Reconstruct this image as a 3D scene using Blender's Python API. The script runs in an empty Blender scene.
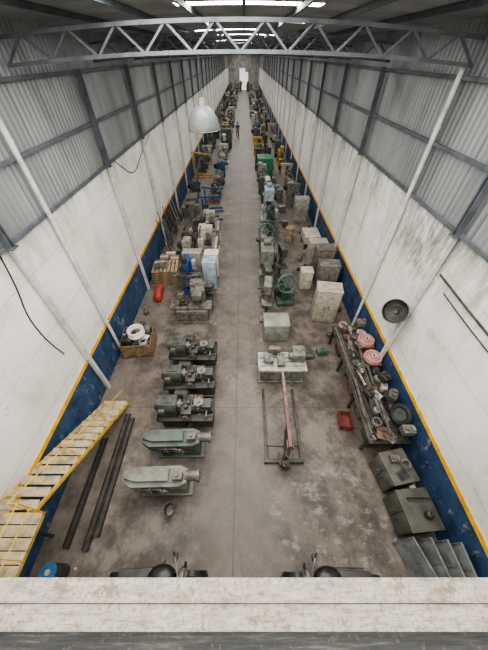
import bpy,bmesh,math,random
from mathutils import Vector,Matrix,Euler
random.seed(11)
S=bpy.context.scene
COL=S.collection
PI=math.pi
# ------------------------------------------------------------ materials
MATS={}
def _base(name):
    m=bpy.data.materials.new(name); m.use_nodes=True
    nt=m.node_tree; b=nt.nodes['Principled BSDF']
    return m,nt,b
def N(nt,t,**k):
    n=nt.nodes.new(t)
    for a,v in k.items(): setattr(n,a,v)
    return n
def ramp(nt,src,stops,interp='LINEAR'):
    r=N(nt,'ShaderNodeValToRGB'); r.color_ramp.interpolation=interp
    e=r.color_ramp.elements
    while len(e)<len(stops): e.new(.5)
    for i,(p,c) in enumerate(stops):
        e[i].position=p; e[i].color=(*c,1) if len(c)==3 else c
    nt.links.new(src,r.inputs[0]); return r.outputs[0]
def g3(x): return (x,x,x)
def noise(nt,vec,scale,detail=5,rough=.6):
    n=N(nt,'ShaderNodeTexNoise'); n.inputs['Scale'].default_value=scale
    n.inputs['Detail'].default_value=detail; n.inputs['Roughness'].default_value=rough
    nt.links.new(vec,n.inputs['Vector']); return n.outputs[0]
def mapping(nt,vec,sc=(1,1,1),loc=(0,0,0)):
    m=N(nt,'ShaderNodeMapping'); m.inputs['Scale'].default_value=sc; m.inputs['Location'].default_value=loc
    nt.links.new(vec,m.inputs[0]); return m.outputs[0]
def mix(nt,fac,a,b,mode='MIX'):
    m=N(nt,'ShaderNodeMix',data_type='RGBA',blend_type=mode)
    if isinstance(fac,(int,float)): m.inputs[0].default_value=fac
    else: nt.links.new(fac,m.inputs[0])
    for i,x in ((6,a),(7,b)):
        if isinstance(x,tuple): m.inputs[i].default_value=(*x,1)
        else: nt.links.new(x,m.inputs[i])
    return m.outputs[2]
def math_(nt,op,a,b=None,c=None):
    m=N(nt,'ShaderNodeMath',operation=op)
    for i,x in enumerate((a,b,c)):
        if x is None: continue
        if isinstance(x,(int,float)): m.inputs[i].default_value=x
        else: nt.links.new(x,m.inputs[i])
    return m.outputs[0]
def obco(nt): return N(nt,'ShaderNodeTexCoord').outputs['Object']
def bump(nt,b,h,s=.3,d=.02):
    n=N(nt,'ShaderNodeBump'); n.inputs['Strength'].default_value=s; n.inputs['Distance'].default_value=d
    nt.links.new(h,n.inputs['Height']); nt.links.new(n.outputs[0],b.inputs['Normal'])
def paint(name,c,dark=.45,scale=5,rough=.55,metal=0.0,grime=.5):
    if name in MATS: return MATS[name]
    m,nt,b=_base(name); v=obco(nt)
    n1=noise(nt,v,scale); n2=noise(nt,v,scale*5,3)
    d=tuple(x*dark for x in c)
    col=ramp(nt,n1,[(.38,d),(.56,c),(.75,tuple(min(1,x*1.15) for x in c))])
    col=mix(nt,ramp(nt,n2,[(.55,g3(0)),(.75,g3(grime))]),col,(d[0]*.5+.025,d[1]*.5+.018,d[2]*.5+.012))
    nt.links.new(col,b.inputs['Base Color'])
    b.inputs['Roughness'].default_value=rough; b.inputs['Metallic'].default_value=metal
    MATS[name]=m; return m
def emis(name,c,s):
    if name in MATS: return MATS[name]
    m,nt,b=_base(name)
    b.inputs['Base Color'].default_value=(*c,1)
    b.inputs['Emission Color'].default_value=(*c,1); b.inputs['Emission Strength'].default_value=s
    MATS[name]=m; return m
GREY=paint('grey_machine_paint',(.17,.168,.145))
LGREY=paint('light_grey_paint',(.35,.335,.295),.55)
GREEN=paint('green_machine_paint',(.06,.10,.075))
GGREEN=paint('dull_grey_green_paint',(.085,.115,.09),.6,3)
PGREY=paint('pale_green_grey_paint',(.185,.19,.16),.6,3)
DGREEN=paint('dark_green_paint',(.06,.067,.054))
VGREEN=paint('vivid_green_paint',(.04,.20,.10),.6)
OLIVE=paint('olive_grey_paint',(.095,.093,.076),.6,3)
OLIVE2=paint('dark_olive_paint',(.078,.078,.064),.6,3)
BEIGE=paint('beige_paint',(.40,.355,.28),.65)
CREAM=paint('cream_paint',(.52,.48,.39),.6)
BROWNG=paint('brown_grey_paint',(.16,.142,.115))
BLUE=paint('blue_machine_paint',(.02,.07,.22),.55)
LBLUE=paint('light_blue_paint',(.34,.42,.47),.6)
STEEL=paint('worn_steel',(.20,.19,.17),.4,rough=.5,metal=.4)
DSTEEL=paint('oily_steel',(.068,.061,.053),.5,rough=.5,metal=.3)
IRON=paint('cast_iron',(.042,.037,.032),.5)
RUST=paint('rusty_steel',(.12,.07,.045),.4)
YEL=paint('yellow_paint',(.80,.45,.03),.7,grime=.35)
YELD=paint('dirty_yellow_paint',(.50,.32,.05),.5,grime=.5)
YEL2=paint('safety_yellow',(.66,.41,.06),.65,grime=.4)
RED=paint('red_paint',(.36,.045,.03),.5)
REDB=paint('faded_red_paint',(.17,.09,.075),.55)
BLACK=paint('black_rubber',(.014,.014,.014),.6,rough=.7)
BLKP=paint('black_gloss',(.012,.012,.013),.8,rough=.35)
CHROME=paint('chrome',(.36,.36,.35),.8,rough=.35,metal=.9)
WOOD=paint('rough_wood',(.25,.17,.10),.5,7)
WOOD2=paint('pale_wood',(.37,.285,.19),.5,7)
CARD=paint('cardboard',(.32,.23,.14),.6)
WHITE=paint('white_paint',(.66,.63,.57),.75)
WPIPE=paint('white_pipe_paint',(.60,.585,.555),.7,2)
GSTEEL=paint('grey_structural_steel',(.10,.112,.125),.65,3)
PINK=paint('dusty_pink_hose',(.44,.21,.19),.75)
PINK2=paint('pale_pink_label',(.50,.36,.33),.8)
TREAD=paint('tan_step_paint',(.42,.345,.20),.5,6)
SHEET=paint('galvanised_sheet',(.23,.24,.245),.6,3,.5,.3)
SKIN=paint('skin',(.42,.24,.16),.8)
DENIM=paint('dark_trousers',(.03,.035,.05),.7)
SHIRT=paint('dark_shirt',(.03,.035,.045),.7)
HAIR=paint('dark_hair',(.02,.015,.012),.7)
PAPER=paint('white_paper',(.70,.67,.6),.85)
BLUEL=paint('blue_lid_plastic',(.03,.12,.26),.7)
GGC=paint('grey_green_cabinet',(.25,.265,.225),.65,3)
VG2=paint('faded_green_rim',(.07,.14,.10),.6)
FARW=paint('pale_grey_plaster',(.42,.41,.385),.6,1)
ROOFM=paint('grey_roof_sheet',(.30,.305,.305),.65,1,.6,.1)
m,nt,b=_base('dark_streaked_deck'); v=obco(nt)
n1=noise(nt,mapping(nt,v,(1.2,14,1)),3,7,.7); n2=noise(nt,v,18,5,.7)
c=ramp(nt,n1,[(.4,(.012,.013,.012)),(.55,(.03,.031,.029)),(.64,(.075,.073,.066))])
c=mix(nt,ramp(nt,n2,[(.58,g3(0)),(.68,g3(.6))]),c,(.09,.08,.065))
nt.links.new(c,b.inputs['Base Color']); b.inputs['Roughness'].default_value=.35; b.inputs['Specular IOR Level'].default_value=.3
MEZ=m
m,nt,b=_base('lamp_glass'); b.inputs['Base Color'].default_value=(.15,.158,.155,1)
b.inputs['Roughness'].default_value=.35; b.inputs['Alpha'].default_value=.5
GLASSY=m

# ------------------------------------------------------------ mesh accumulator
def rotto(d):
    return Vector((0,0,1)).rotation_difference(Vector(d).normalized()).to_matrix().to_4x4()
class M:
    def __init__(s): s.bm=bmesh.new()
    def box(s,c,size,rot=(0,0,0),bev=0.0):
        mt=Matrix.Translation(c)@Euler(rot).to_matrix().to_4x4()@Matrix.Diagonal((*size,1))
        r=bmesh.ops.create_cube(s.bm,size=1,matrix=mt)
        if bev>0:
            es=list({e for v in r['verts'] for e in v.link_edges})
            bmesh.ops.bevel(s.bm,geom=es,offset=min(bev,min(size)*.4),segments=2,affect='EDGES',profile=.6)
        return s
    def cyl(s,a,b,r,r2=None,n=16):
        a=Vector(a);b=Vector(b);d=b-a
        mt=Matrix.Translation((a+b)/2)@rotto(d)
        bmesh.ops.create_cone(s.bm,cap_ends=True,segments=n,radius1=r,radius2=r if r2 is None else r2,depth=d.length,matrix=mt)
        return s
    def ball(s,c,r,sc=(1,1,1),n=14):
        mt=Matrix.Translation(c)@Matrix.Diagonal((r*sc[0],r*sc[1],r*sc[2],1))
        bmesh.ops.create_uvsphere(s.bm,u_segments=n,v_segments=max(6,n//2),radius=1,matrix=mt); return s
    def tube(s,pts,r,n=8):
        for a,b in zip(pts[:-1],pts[1:]): s.cyl(a,b,r,n=n)
        for p in pts[1:-1]: s.ball(p,r,n=8)
        return s
    def rev(s,prof,c=(0,0,0),d=(0,0,1),n=20,closed=False):
        mt=Matrix.Translation(c)@rotto(d)
        rings=[]
        for (r,z) in prof:
            rings.append([s.bm.verts.new(mt@Vector((r*math.cos(2*PI*i/n),r*math.sin(2*PI*i/n),z))) for i in range(n)])
        pairs=list(zip(rings[:-1],rings[1:]))
        if closed: pairs.append((rings[-1],rings[0]))
        for A,B in pairs:
            for i in range(n):
                j=(i+1)%n
                s.bm.faces.new((A[i],A[j],B[j],B[i]))
        return s
    def torus(s,c,R,r,d=(0,0,1),n=24,m=8):
        return s.rev([(R+r*math.cos(2*PI*k/m),r*math.sin(2*PI*k/m)) for k in range(m)],c,d,n,True)
    def prism(s,pts,axis,a,b):
        def P(p,h):
            return {'x':(h,p[0],p[1]),'y':(p[0],h,p[1]),'z':(p[0],p[1],h)}[axis]
        A=[s.bm.verts.new(P(p,a)) for p in pts];B=[s.bm.verts.new(P(p,b)) for p in pts]
        n=len(pts)
        s.bm.faces.new(A);s.bm.faces.new(B[::-1])
        for i in range(n):
            j=(i+1)%n; s.bm.faces.new((A[i],B[i],B[j],A[j]))
        return s
    def build(s,name,mat,parent=None,label=None,loc=(0,0,0),smooth=True,rot=None):
        bmesh.ops.recalc_face_normals(s.bm,faces=s.bm.faces)
        me=bpy.data.meshes.new(name); s.bm.to_mesh(me); s.bm.free()
        me.materials.append(mat)
        if smooth and len(me.polygons):
            me.shade_smooth(); me.set_sharp_from_angle(angle=math.radians(35))
        o=bpy.data.objects.new(name,me); COL.objects.link(o); o.location=loc
        if rot: o.rotation_euler=rot
        if parent: o.parent=parent
        if label: o['label']=label
        return o
def thing(name,label,cat,loc,rz=0,group=None):
    e=bpy.data.objects.new(name,None); e.empty_display_size=.2; COL.objects.link(e)
    e.location=loc; e.rotation_euler=(0,0,rz)
    e['label']=label; e['category']=cat
    if group: e['group']=group
    return e
def tag(o,label,cat,group=None):
    o['label']=label;o['category']=cat
    if group:o['group']=group
    return o
def dup(root,loc,rz=0,recol=None,label=None,group=None,sc=1.0):
    def rec(o,par):
        c=o.copy(); COL.objects.link(c)
        if par: c.parent=par; c.matrix_parent_inverse=o.matrix_parent_inverse
        if recol and c.type=='MESH' and c.material_slots and c.material_slots[0].material==recol[0]:
            c.material_slots[0].link='OBJECT'; c.material_slots[0].material=recol[1]
        for ch in o.children: rec(ch,c)
        return c
    c=rec(root,None); c.location=loc; c.rotation_euler=(0,0,rz); c.scale=(sc,sc,sc)
    if label:c['label']=label
    if group:c['group']=group
    return c
def struct(o): o['kind']='structure'; return o

# ------------------------------------------------------------ room shell
XL,XR=-4.75,4.6; Y0,Y1=-3.0,112.0; H=8.0
m,nt,b=_base('worn_concrete_floor'); v=obco(nt)
n1=noise(nt,v,.35,6,.65); n2=noise(nt,v,1.5,8,.72); n3=noise(nt,v,9,4,.6); n5=noise(nt,mapping(nt,v,(1,1,1),(5,3,0)),.8,7,.7)
c=ramp(nt,n1,[(.3,(.105,.086,.068)),(.5,(.152,.127,.103)),(.72,(.205,.178,.149))])
c=mix(nt,ramp(nt,n2,[(.36,g3(.85)),(.54,g3(0))]),c,(.06,.048,.038))
c=mix(nt,ramp(nt,n3,[(.52,g3(0)),(.75,g3(.35))]),c,(.25,.22,.185))
c=mix(nt,ramp(nt,n5,[(.58,g3(0)),(.72,g3(.4))]),c,(.25,.225,.19))
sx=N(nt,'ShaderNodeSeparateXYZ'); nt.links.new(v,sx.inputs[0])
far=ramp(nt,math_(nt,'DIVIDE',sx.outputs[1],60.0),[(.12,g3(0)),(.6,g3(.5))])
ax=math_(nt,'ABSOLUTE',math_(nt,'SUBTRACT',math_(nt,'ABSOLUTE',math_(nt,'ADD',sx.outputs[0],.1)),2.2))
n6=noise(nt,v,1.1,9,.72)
oil=math_(nt,'MULTIPLY',ramp(nt,math_(nt,'DIVIDE',ax,2.0),[(.45,g3(1)),(1,g3(.25))]),ramp(nt,n6,[(.44,g3(0)),(.58,g3(.8))]))  # dark noise patches, denser along the machine rows
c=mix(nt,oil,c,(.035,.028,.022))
c=mix(nt,far,c,(.30,.28,.25))  # floor painted paler with distance: far-end brightness put into the colour
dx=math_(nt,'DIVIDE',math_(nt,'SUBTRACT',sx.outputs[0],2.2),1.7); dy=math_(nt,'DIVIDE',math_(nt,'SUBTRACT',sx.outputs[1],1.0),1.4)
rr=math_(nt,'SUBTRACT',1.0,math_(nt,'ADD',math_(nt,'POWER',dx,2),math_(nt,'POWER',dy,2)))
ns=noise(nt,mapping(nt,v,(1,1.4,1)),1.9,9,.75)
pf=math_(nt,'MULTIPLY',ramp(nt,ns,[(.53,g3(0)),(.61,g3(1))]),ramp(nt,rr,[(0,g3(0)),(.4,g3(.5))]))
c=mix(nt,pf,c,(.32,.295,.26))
vo=N(nt,'ShaderNodeTexVoronoi'); vo.inputs['Scale'].default_value=1.6; nt.links.new(v,vo.inputs[0])
dots=ramp(nt,vo.outputs['Distance'],[(.03,g3(.8)),(.05,g3(0))])
c=mix(nt,math_(nt,'MULTIPLY',dots,ramp(nt,n1,[(.45,g3(0)),(.5,g3(1))])),c,(.48,.46,.42))
j1=math_(nt,'LESS_THAN',math_(nt,'ABSOLUTE',math_(nt,'ADD',sx.outputs[0],.25)),.014)
j2=math_(nt,'LESS_THAN',math_(nt,'ABSOLUTE',math_(nt,'SUBTRACT',math_(nt,'MODULO',math_(nt,'ADD',sx.outputs[1],20.2),4.4),2.2)),.012)
c=mix(nt,math_(nt,'MULTIPLY',math_(nt,'MAXIMUM',j1,j2),.6),c,(.03,.026,.022))
nt.links.new(c,b.inputs['Base Color'])
nt.links.new(ramp(nt,n2,[(.3,g3(.35)),(.7,g3(.75))]),b.inputs['Roughness'])
bump(nt,b,n2,.15)
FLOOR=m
def wallmat(name,off,amt):
    m,nt,b=_base(name); v=mapping(nt,obco(nt),(1,1,1),off); v0=obco(nt)
    n1=noise(nt,mapping(nt,v,(1,1.2,.14)),1.6,8,.72); n2=noise(nt,v,.6,7,.7); n3=noise(nt,v,4,7,.72)
    c=ramp(nt,n2,[(.3,(.52,.49,.435)),(.46,(.70,.68,.63)),(.66,(.80,.785,.745))])
    c=mix(nt,ramp(nt,n3,[(.57,g3(0)),(.69,g3(.45))]),c,(.46,.42,.355))
    c=mix(nt,ramp(nt,n1,[(.62-amt*.05,g3(0)),(.76-amt*.05,g3(.7))]),c,(.21,.18,.145))
    n7=noise(nt,mapping(nt,v,(1,.7,1.2)),1.0,9,.8)
    c=mix(nt,ramp(nt,n7,[(.61-amt*.03,g3(0)),(.64-amt*.03,g3(.5))]),c,(.41,.38,.33))
    sx=N(nt,'ShaderNodeSeparateXYZ'); nt.links.new(v0,sx.inputs[0])
    topf=ramp(nt,math_(nt,'DIVIDE',sx.outputs[2],5.3),[(.80-.22*amt,g3(0)),(1,g3(.5+.4*amt))])
    n4=noise(nt,mapping(nt,v,(1,1,.3),(3,7,1)),1.9,9,.8)
    c=mix(nt,math_(nt,'MULTIPLY',topf,ramp(nt,n4,[(.42,g3(0)),(.60,g3(.9))])),c,(.07,.057,.045))
    if amt>.3:
        ey=math_(nt,'DIVIDE',math_(nt,'SUBTRACT',sx.outputs[1],6.2),1.7); ez=math_(nt,'DIVIDE',math_(nt,'SUBTRACT',sx.outputs[2],4.6),1.5)
        rr=math_(nt,'SUBTRACT',1.0,math_(nt,'ADD',math_(nt,'POWER',ey,2),math_(nt,'POWER',ez,2)))
        n10=noise(nt,mapping(nt,v,(1,1.3,.5)),3.0,9,.8)
        c=mix(nt,math_(nt,'MULTIPLY',ramp(nt,rr,[(0,g3(0)),(.9,g3(.9))]),ramp(nt,n10,[(.46,g3(0)),(.60,g3(.85))])),c,(.09,.07,.05))
    jz=math_(nt,'LESS_THAN',math_(nt,'ABSOLUTE',math_(nt,'SUBTRACT',math_(nt,'MODULO',sx.outputs[2],1.3),.65)),.012)
    c=mix(nt,math_(nt,'MULTIPLY',jz,.4),c,(.29,.27,.235))
    nt.links.new(c,b.inputs['Base Color']); b.inputs['Roughness'].default_value=.85
    bump(nt,b,n3,.2)
    return m
WALLL=wallmat('stained_white_wall',(0,0,0),.1)
WALLR=wallmat('damp_stained_white_wall',(0,13,4),.8)
m,nt,b=_base('scuffed_blue_paint'); v=obco(nt)
n1=noise(nt,v,2.2,7,.7); n2=noise(nt,mapping(nt,v,(1,1,.5)),3.5,8,.75)
c=ramp(nt,n1,[(.35,(.012,.024,.052)),(.5,(.022,.055,.12)),(.7,(.038,.085,.17))])
c=mix(nt,ramp(nt,n2,[(.58,g3(0)),(.63,g3(.75))]),c,(.25,.245,.225))
nt.links.new(c,b.inputs['Base Color']); b.inputs['Roughness'].default_value=.7
BLUEW=m
m,nt,b=_base('corrugated_cladding'); v=obco(nt)
n1=noise(nt,mapping(nt,v,(1,1,.25)),.9,6,.65)
c=ramp(nt,n1,[(.3,(.175,.183,.186)),(.5,(.265,.276,.28)),(.7,(.36,.37,.375))])
sx=N(nt,'ShaderNodeSeparateXYZ'); nt.links.new(v,sx.inputs[0])
jn=math_(nt,'LESS_THAN',math_(nt,'MODULO',math_(nt,'ADD',sx.outputs[1],10),1.07),.05)
c=mix(nt,math_(nt,'MULTIPLY',jn,.5),c,(.07,.07,.07))
nt.links.new(c,b.inputs['Base Color']); b.inputs['Roughness'].default_value=.5; b.inputs['Metallic'].default_value=.3
CLAD=m

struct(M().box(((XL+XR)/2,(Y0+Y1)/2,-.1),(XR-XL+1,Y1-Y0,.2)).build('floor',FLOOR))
for side,x,sg in(('left',XL,-1),('right',XR,1)):
    zb_=1.53 if sg<0 else 1.49
    struct(M().box((x+sg*.12,(Y0+Y1)/2,2.65),(.24,Y1-Y0,5.3)).build('wall_'+side,WALLL if sg<0 else WALLR))
    struct(M().box((x-sg*.008,(Y0+Y1)/2,zb_/2-.03),(.016,Y1-Y0,zb_-.06)).build('trim_1' if sg<0 else 'trim_2',BLUEW))
    struct(M().box((x-sg*.011,(Y0+Y1)/2,zb_),(.022,Y1-Y0,.13)).build('trim_3' if sg<0 else 'trim_4',YEL))
    m_=M(); bm=m_.bm; p=.178; k=int((Y1-Y0)/p); prev=None
    for i in range(k*4+1):
        y=Y0+i*p/4; off=(0,.022,0.022,0)[i%4]
        xx=x+sg*(.06+off)
        a=bm.verts.new((xx,y,5.3)); c_=bm.verts.new((xx,y,8.5))
        if prev: bm.faces.new((prev[0],a,c_,prev[1]))
        prev=(a,c_)
    struct(m_.build('wall_upper_'+side,CLAD,smooth=False))
def zr(x): return 8.74-.24*((x+.07)/4.7)**2
m_=M(); bm=m_.bm
NX=28; xs=[XL-.2+(XR-XL+.4)*i/NX for i in range(NX+1)]
sky=[]
yy=[Y0]; y=-2.3
while y<Y1-3:
    w_=1.6 if y<6 else .6  # near skylights sit above the view, made larger to add light
    yy+= [y,y+w_]; sky.append((y,y+w_)); y+= 2.15 if y<5 else 4.3 if y>=8 else 2.1
yy.append(Y1)
def span(k):
    if sky[k][0]<6: return 2,NX-2
    return [(10,NX-8),(8,NX-12),(10,NX-9)][k%3]
vs={}
for i,x in enumerate(xs):
    for j,y in enumerate(yy): vs[i,j]=bm.verts.new((x,y,zr(x)))
for j in range(len(yy)-1):
    kk=[k for k,s in enumerate(sky) if abs(yy[j]-s[0])<1e-6]
    for i in range(NX):
        if kk:
            lo,hi=span(kk[0])
            if lo<=i<hi: continue
        bm.faces.new((vs[i,j],vs[i+1,j],vs[i+1,j+1],vs[i,j+1]))
struct(m_.build('ceiling',ROOFM))
SKYE=emis('skylight_fill_glow',(1.0,.968,.92),8.6); SKYF=emis('skylight_glow_strip',(1.0,.975,.935),38.0)
for k,(a,b_) in enumerate(sky):
    near=a<6; lo,hi=span(k)
    m_=M(); bm=m_.bm
    pr=None
    for i in range(lo,hi+1):
        A=bm.verts.new((xs[i],a,zr(xs[i])+.01));B=bm.verts.new((xs[i],b_,zr(xs[i])+.01))
        if pr: bm.faces.new((pr[0],A,B,pr[1]))
        pr=(A,B)
    struct(m_.build('window_%d'%(k+1),SKYE if near else SKYF))
struct(M().box((-3.25,Y1,4.3),(3.8,.2,8.6)).box((3.15,Y1,4.3),(3.8,.2,8.6)).box((-.05,Y1,6.8),(2.6,.2,3.8)).box((.8,Y1,4.5),(.9,.2,.9)).build('wall_back',FARW))
for x,sg in((XL,-1),(XR,1)):
    for z in(5.33,6.5,7.65):
        tag(M().box((x-sg*.03,(Y0+Y1)/2,z),(.07,Y1-Y0,.07)).build('wall_girt',GSTEEL),'grey steel girt running along the corrugated cladding','beam','wall girts')
for x in(-3.6,-2.4,-1.2,0,1.2,2.4,3.6):
    tag(M().box((x,(Y0+Y1)/2,zr(x)-.05),(.06,Y1-Y0,.09)).build('roof_purlin',GSTEEL),'grey steel purlin running under the roof sheets','beam','roof purlins')
def zb(x): return 8.03-.20*((x+.07)/4.65)**2
def zt(x): return 8.44-.23*((x+.07)/4.65)**2
def truss(y):
    r=thing('roof_truss','shallow arched blue-grey steel lattice roof truss spanning the hall','truss',(0,y,0),0,'roof trusses')
    n=20; X=[XL+.03+(XR-XL-.06)*i/n for i in range(n+1)]
    for nm,f,w_ in(('bottom_chord',zb,.08),('top_chord',zt,.08)):
        m_=M()
        for i in range(n):
            a=Vector((X[i],0,f(X[i])));b=Vector((X[i+1],0,f(X[i+1]))); d=b-a
            m_.box((a+b)/2,(d.length+.01,w_,w_*.75),(0,-math.atan2(d.z,d.x),0))
        m_.build(nm,GSTEEL,r)
    m_=M()
    for i in range(0,n,1):
        a=Vector((X[i],0,(zb if i%2==0 else zt)(X[i])));b=Vector((X[i+1],0,(zt if i%2==0 else zb)(X[i+1])))
        d=b-a
        m_.box((a+b)/2,(d.length,.04,.038),(0,-math.atan2(d.z,d.x),0))
    m_.build('web',GSTEEL,r)
    return r
T0=truss(7.4)
for k in range(1,24): dup(T0,(0,7.4+4.3*k,0))
def column(x,y,kind,z0=0.0):
    sg=-1 if x<0 else 1
    if kind=='steel':
        r=thing('steel_column','grey steel column on the wall with a white painted lower length','column',(x,y,0),0,'wall columns')
        M().box((0,0,2.65),(.10,.11,5.3)).build('lower_post',WPIPE,r)
        M().box((0,-.05,6.5),(.13,.02,2.4)).box((0,.05,6.5),(.13,.02,2.4)).box((0,0,6.5),(.02,.1,2.4)).build('upper_post',GSTEEL,r)
        M().box((-sg*.02,0,5.3),(.14,.2,.03)).build('flange_plate',GSTEEL,r)
    else:
        r=thing('downpipe','white painted drain pipe running down the wall','pipe',(x,y,0),0,'wall downpipes')
        M().cyl((0,0,z0),(0,0,7.8),.055,n=14).build('pipe',WPIPE,r)
        for z in(1.7,3.4,5.1,6.8): M().cyl((0,0,z-.03),(0,0,z+.03),.065,n=14).build('bracket',WPIPE,r)
    return r
XLc,XRc=XL+.09,XR-.09
column(XLc,4.75,'steel');column(XLc,6.25,'pipe',0)
cl=column(XLc,10.2,'steel')
for y in [14.5,18.9,23.2,27.5,31.8,36.1,40.4,44.7,49,53.3,57.6,61.9,66.2,70.5,74.8,79.1,83.4,87.7]: dup(cl,(XLc,y,0))
column(XRc,5.25,'steel');column(XRc,7.55,'pipe',0)
cr=column(XRc,11.8,'steel')
for y in [16.1,20.4,24.7,29,33.3,37.6,41.9,46.2,50.5,54.8,59.1,63.4,67.7,72,76.3,80.6,84.9]: dup(cr,(XRc,y,0))
def cable(name,pts,r,mat,label,cat='cable'):
    P=[Vector(p) for p in pts]
    for _ in range(2):
        Q=[P[0]]
        for a,b in zip(P[:-1],P[1:]): Q+=[a*.75+b*.25,a*.25+b*.75]
        P=Q+[P[-1]]
    return tag(M().tube([tuple(p) for p in P],r,6).build(name,mat),label,cat)
cable('electrical_cable',[(XL+.015,4.5,5.3),(XL+.015,4.35,4.6),(XL+.015,4.1,4.0),(XL+.015,4.1,3.2),(XL+.015,4.25,2.5)],.014,BLACK,'black electrical cable hanging down the white wall')
cable('electrical_cable',[(XL+.015,11,5.25),(XL+.015,12.5,4.3),(XL+.015,14,4.8),(XL+.015,16,5.2)],.014,BLACK,'black cable sagging below the cladding')
cable('wall_pipe',[(XR-.02,2.4,4.32),(XR-.02,3.8,4.35),(XR-.02,5.1,4.42)],.025,DSTEEL,'dark steel pipe running along the white wall','pipe')
cable('wall_pipe',[(XR-.02,2.4,4.10),(XR-.02,3.8,4.12),(XR-.02,4.7,4.18)],.015,DSTEEL,'thin dark pipe below the steel pipe','pipe')
# ------------------------------------------------------------ parapet beam
m,nt,b=_base('weathered_white_beam'); v=obco(nt)
n1=noise(nt,mapping(nt,v,(1.0,5,3)),5,10,.8); n2=noise(nt,v,38,8,.8); n8=noise(nt,mapping(nt,v,(.35,4,3)),20,7,.75); n9=noise(nt,v,7,10,.8)
c=ramp(nt,n1,[(.34,(.12,.102,.082)),(.47,(.24,.22,.185)),(.66,(.335,.315,.275))])
c=mix(nt,ramp(nt,n2,[(.50,g3(0)),(.60,g3(.7))]),c,(.11,.092,.072))
c=mix(nt,ramp(nt,n8,[(.55,g3(0)),(.60,g3(.7))]),c,(.12,.10,.08))
c=mix(nt,ramp(nt,n9,[(.55,g3(0)),(.60,g3(.85))]),c,(.13,.095,.065))
nt.links.new(c,b.inputs['Base Color']); bump(nt,b,n2,.8,.008); b.inputs['Roughness'].default_value=.85
BEAM=m
r=thing('parapet_beam','weathered dirty cream painted beam crossing the hall at balcony height','beam',(0,0,5.7))
M().box((-.07,-.05,.0),(9.34,.105,.3),bev=.006).build('front_flange',BEAM,r)
M().box((-.07,-.157,-.015),(9.34,.105,.3),bev=.006).build('rear_flange',BEAM,r)
struct(M().box((-.07,-1.62,5.45),(9.3,2.8,.2)).build('floor_mezzanine',MEZ))

# ------------------------------------------------------------ machine kit
def motor(m_,a,b,r):
    a=Vector(a);b=Vector(b); m_.cyl(a,b,r,n=18)
    d=(b-a)
    for i in range(5):
        p=a+d*(.2+.15*i); m_.cyl(p-d.normalized()*.012,p+d.normalized()*.012,r*1.1,n=18)
    m_.cyl(b,b+d.normalized()*.05,r*.8,r*.6,18); return m_
def hw(r,c,R,d):
    m_=M(); c=Vector(c); q=rotto(d)
    m_.torus(c,R,.016,d,20,6)
    for k in range(4):
        a=k*PI/2; m_.cyl(c,c+q@Vector((R*math.cos(a),R*math.sin(a),0)),.01,n=6)
    dn=Vector(d).normalized(); m_.cyl(c-dn*.05,c+dn*.03,.03,n=10)
    m_.cyl(c+q@Vector((R,0,0)),c+q@Vector((R,0,0))+dn*.06,.012,n=6)
    return m_.build('handwheel',STEEL,r)
def lathe(loc,rz,col,label,L=1.6,name='lathe',group=None):
    r=thing(name,label,'machine',loc,rz,group); h=L/2
    M().box((-h+.3,0,.33),(.5,.46,.66),bev=.03).box((-h+.3,0,.03),(.58,.54,.06),bev=.01).build('headstock_pedestal',col,r)
    M().box((h-.22,0,.33),(.36,.42,.66),bev=.03).box((h-.22,0,.03),(.44,.5,.06),bev=.01).build('tailstock_pedestal',col,r)
    M().box((0,0,.685),(L,.66,.05),bev=.01).box((0,.33,.73),(L,.02,.1)).box((0,-.33,.72),(L,.02,.07)).build('chip_tray',IRON,r)
    M().box((.1,.1,.80),(L-.35,.05,.16)).box((.1,-.1,.80),(L-.35,.05,.16)).box((.1,0,.77),(L-.4,.18,.06)).prism([(-.13,.88),(-.1,.91),(-.07,.88)],'x',-h+.4,h-.1).prism([(.07,.88),(.1,.91),(.13,.88)],'x',-h+.4,h-.1).build('bed',STEEL,r)
    M().box((-h+.33,0,.98),(.46,.44,.40),bev=.05).box((-h+.33,0,1.2),(.36,.34,.06),bev=.02).build('headstock',col,r)
    M().box((-h+.06,.02,.92),(.12,.46,.5),bev=.04).build('gear_cover',col,r)
    M().cyl((-h+.56,0,1.02),(-h+.68,0,1.02),.14,n=24).cyl((-h+.68,0,1.02),(-h+.72,0,1.02),.06,n=16).box((-h+.69,0,1.10),(.04,.04,.07)).box((-h+.69,.06,.97),(.04,.07,.04)).box((-h+.69,-.06,.97),(.04,.07,.04)).build('chuck',STEEL,r)
    M().box((.12,0,.93),(.3,.46,.06),bev=.01).box((.12,-.27,.8),(.3,.08,.26),bev=.02).box((.12,-.02,.99),(.14,.34,.07),bev=.01).build('carriage',DSTEEL,r)
    M().box((.12,-.06,1.06),(.13,.13,.1),bev=.01).cyl((.12,-.06,1.1),(.12,-.06,1.18),.02,n=10).cyl((.12,-.06,1.17),(.22,-.1,1.22),.01,n=8).build('tool_post',STEEL,r)
    hw(r,(.04,-.34,.84),.09,(0,-1,0)); hw(r,(h-.05,0,1.03),.08,(1,0,0))
    M().box((h-.22,0,.93),(.24,.22,.08),bev=.01).box((h-.22,0,1.0),(.22,.14,.14),bev=.03).cyl((h-.42,0,1.03),(h-.08,0,1.03),.045,n=14).build('tailstock',col,r)
    M().cyl((-h+.5,-.26,.78),(h-.05,-.26,.78),.016,n=8).build('lead_screw',STEEL,r)
    motor(M(),(-h+.15,.42,.82),(-h+.5,.42,.82),.12).box((-h+.33,.36,.68),(.3,.24,.04)).build('motor',DSTEEL,r)
    return r
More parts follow.
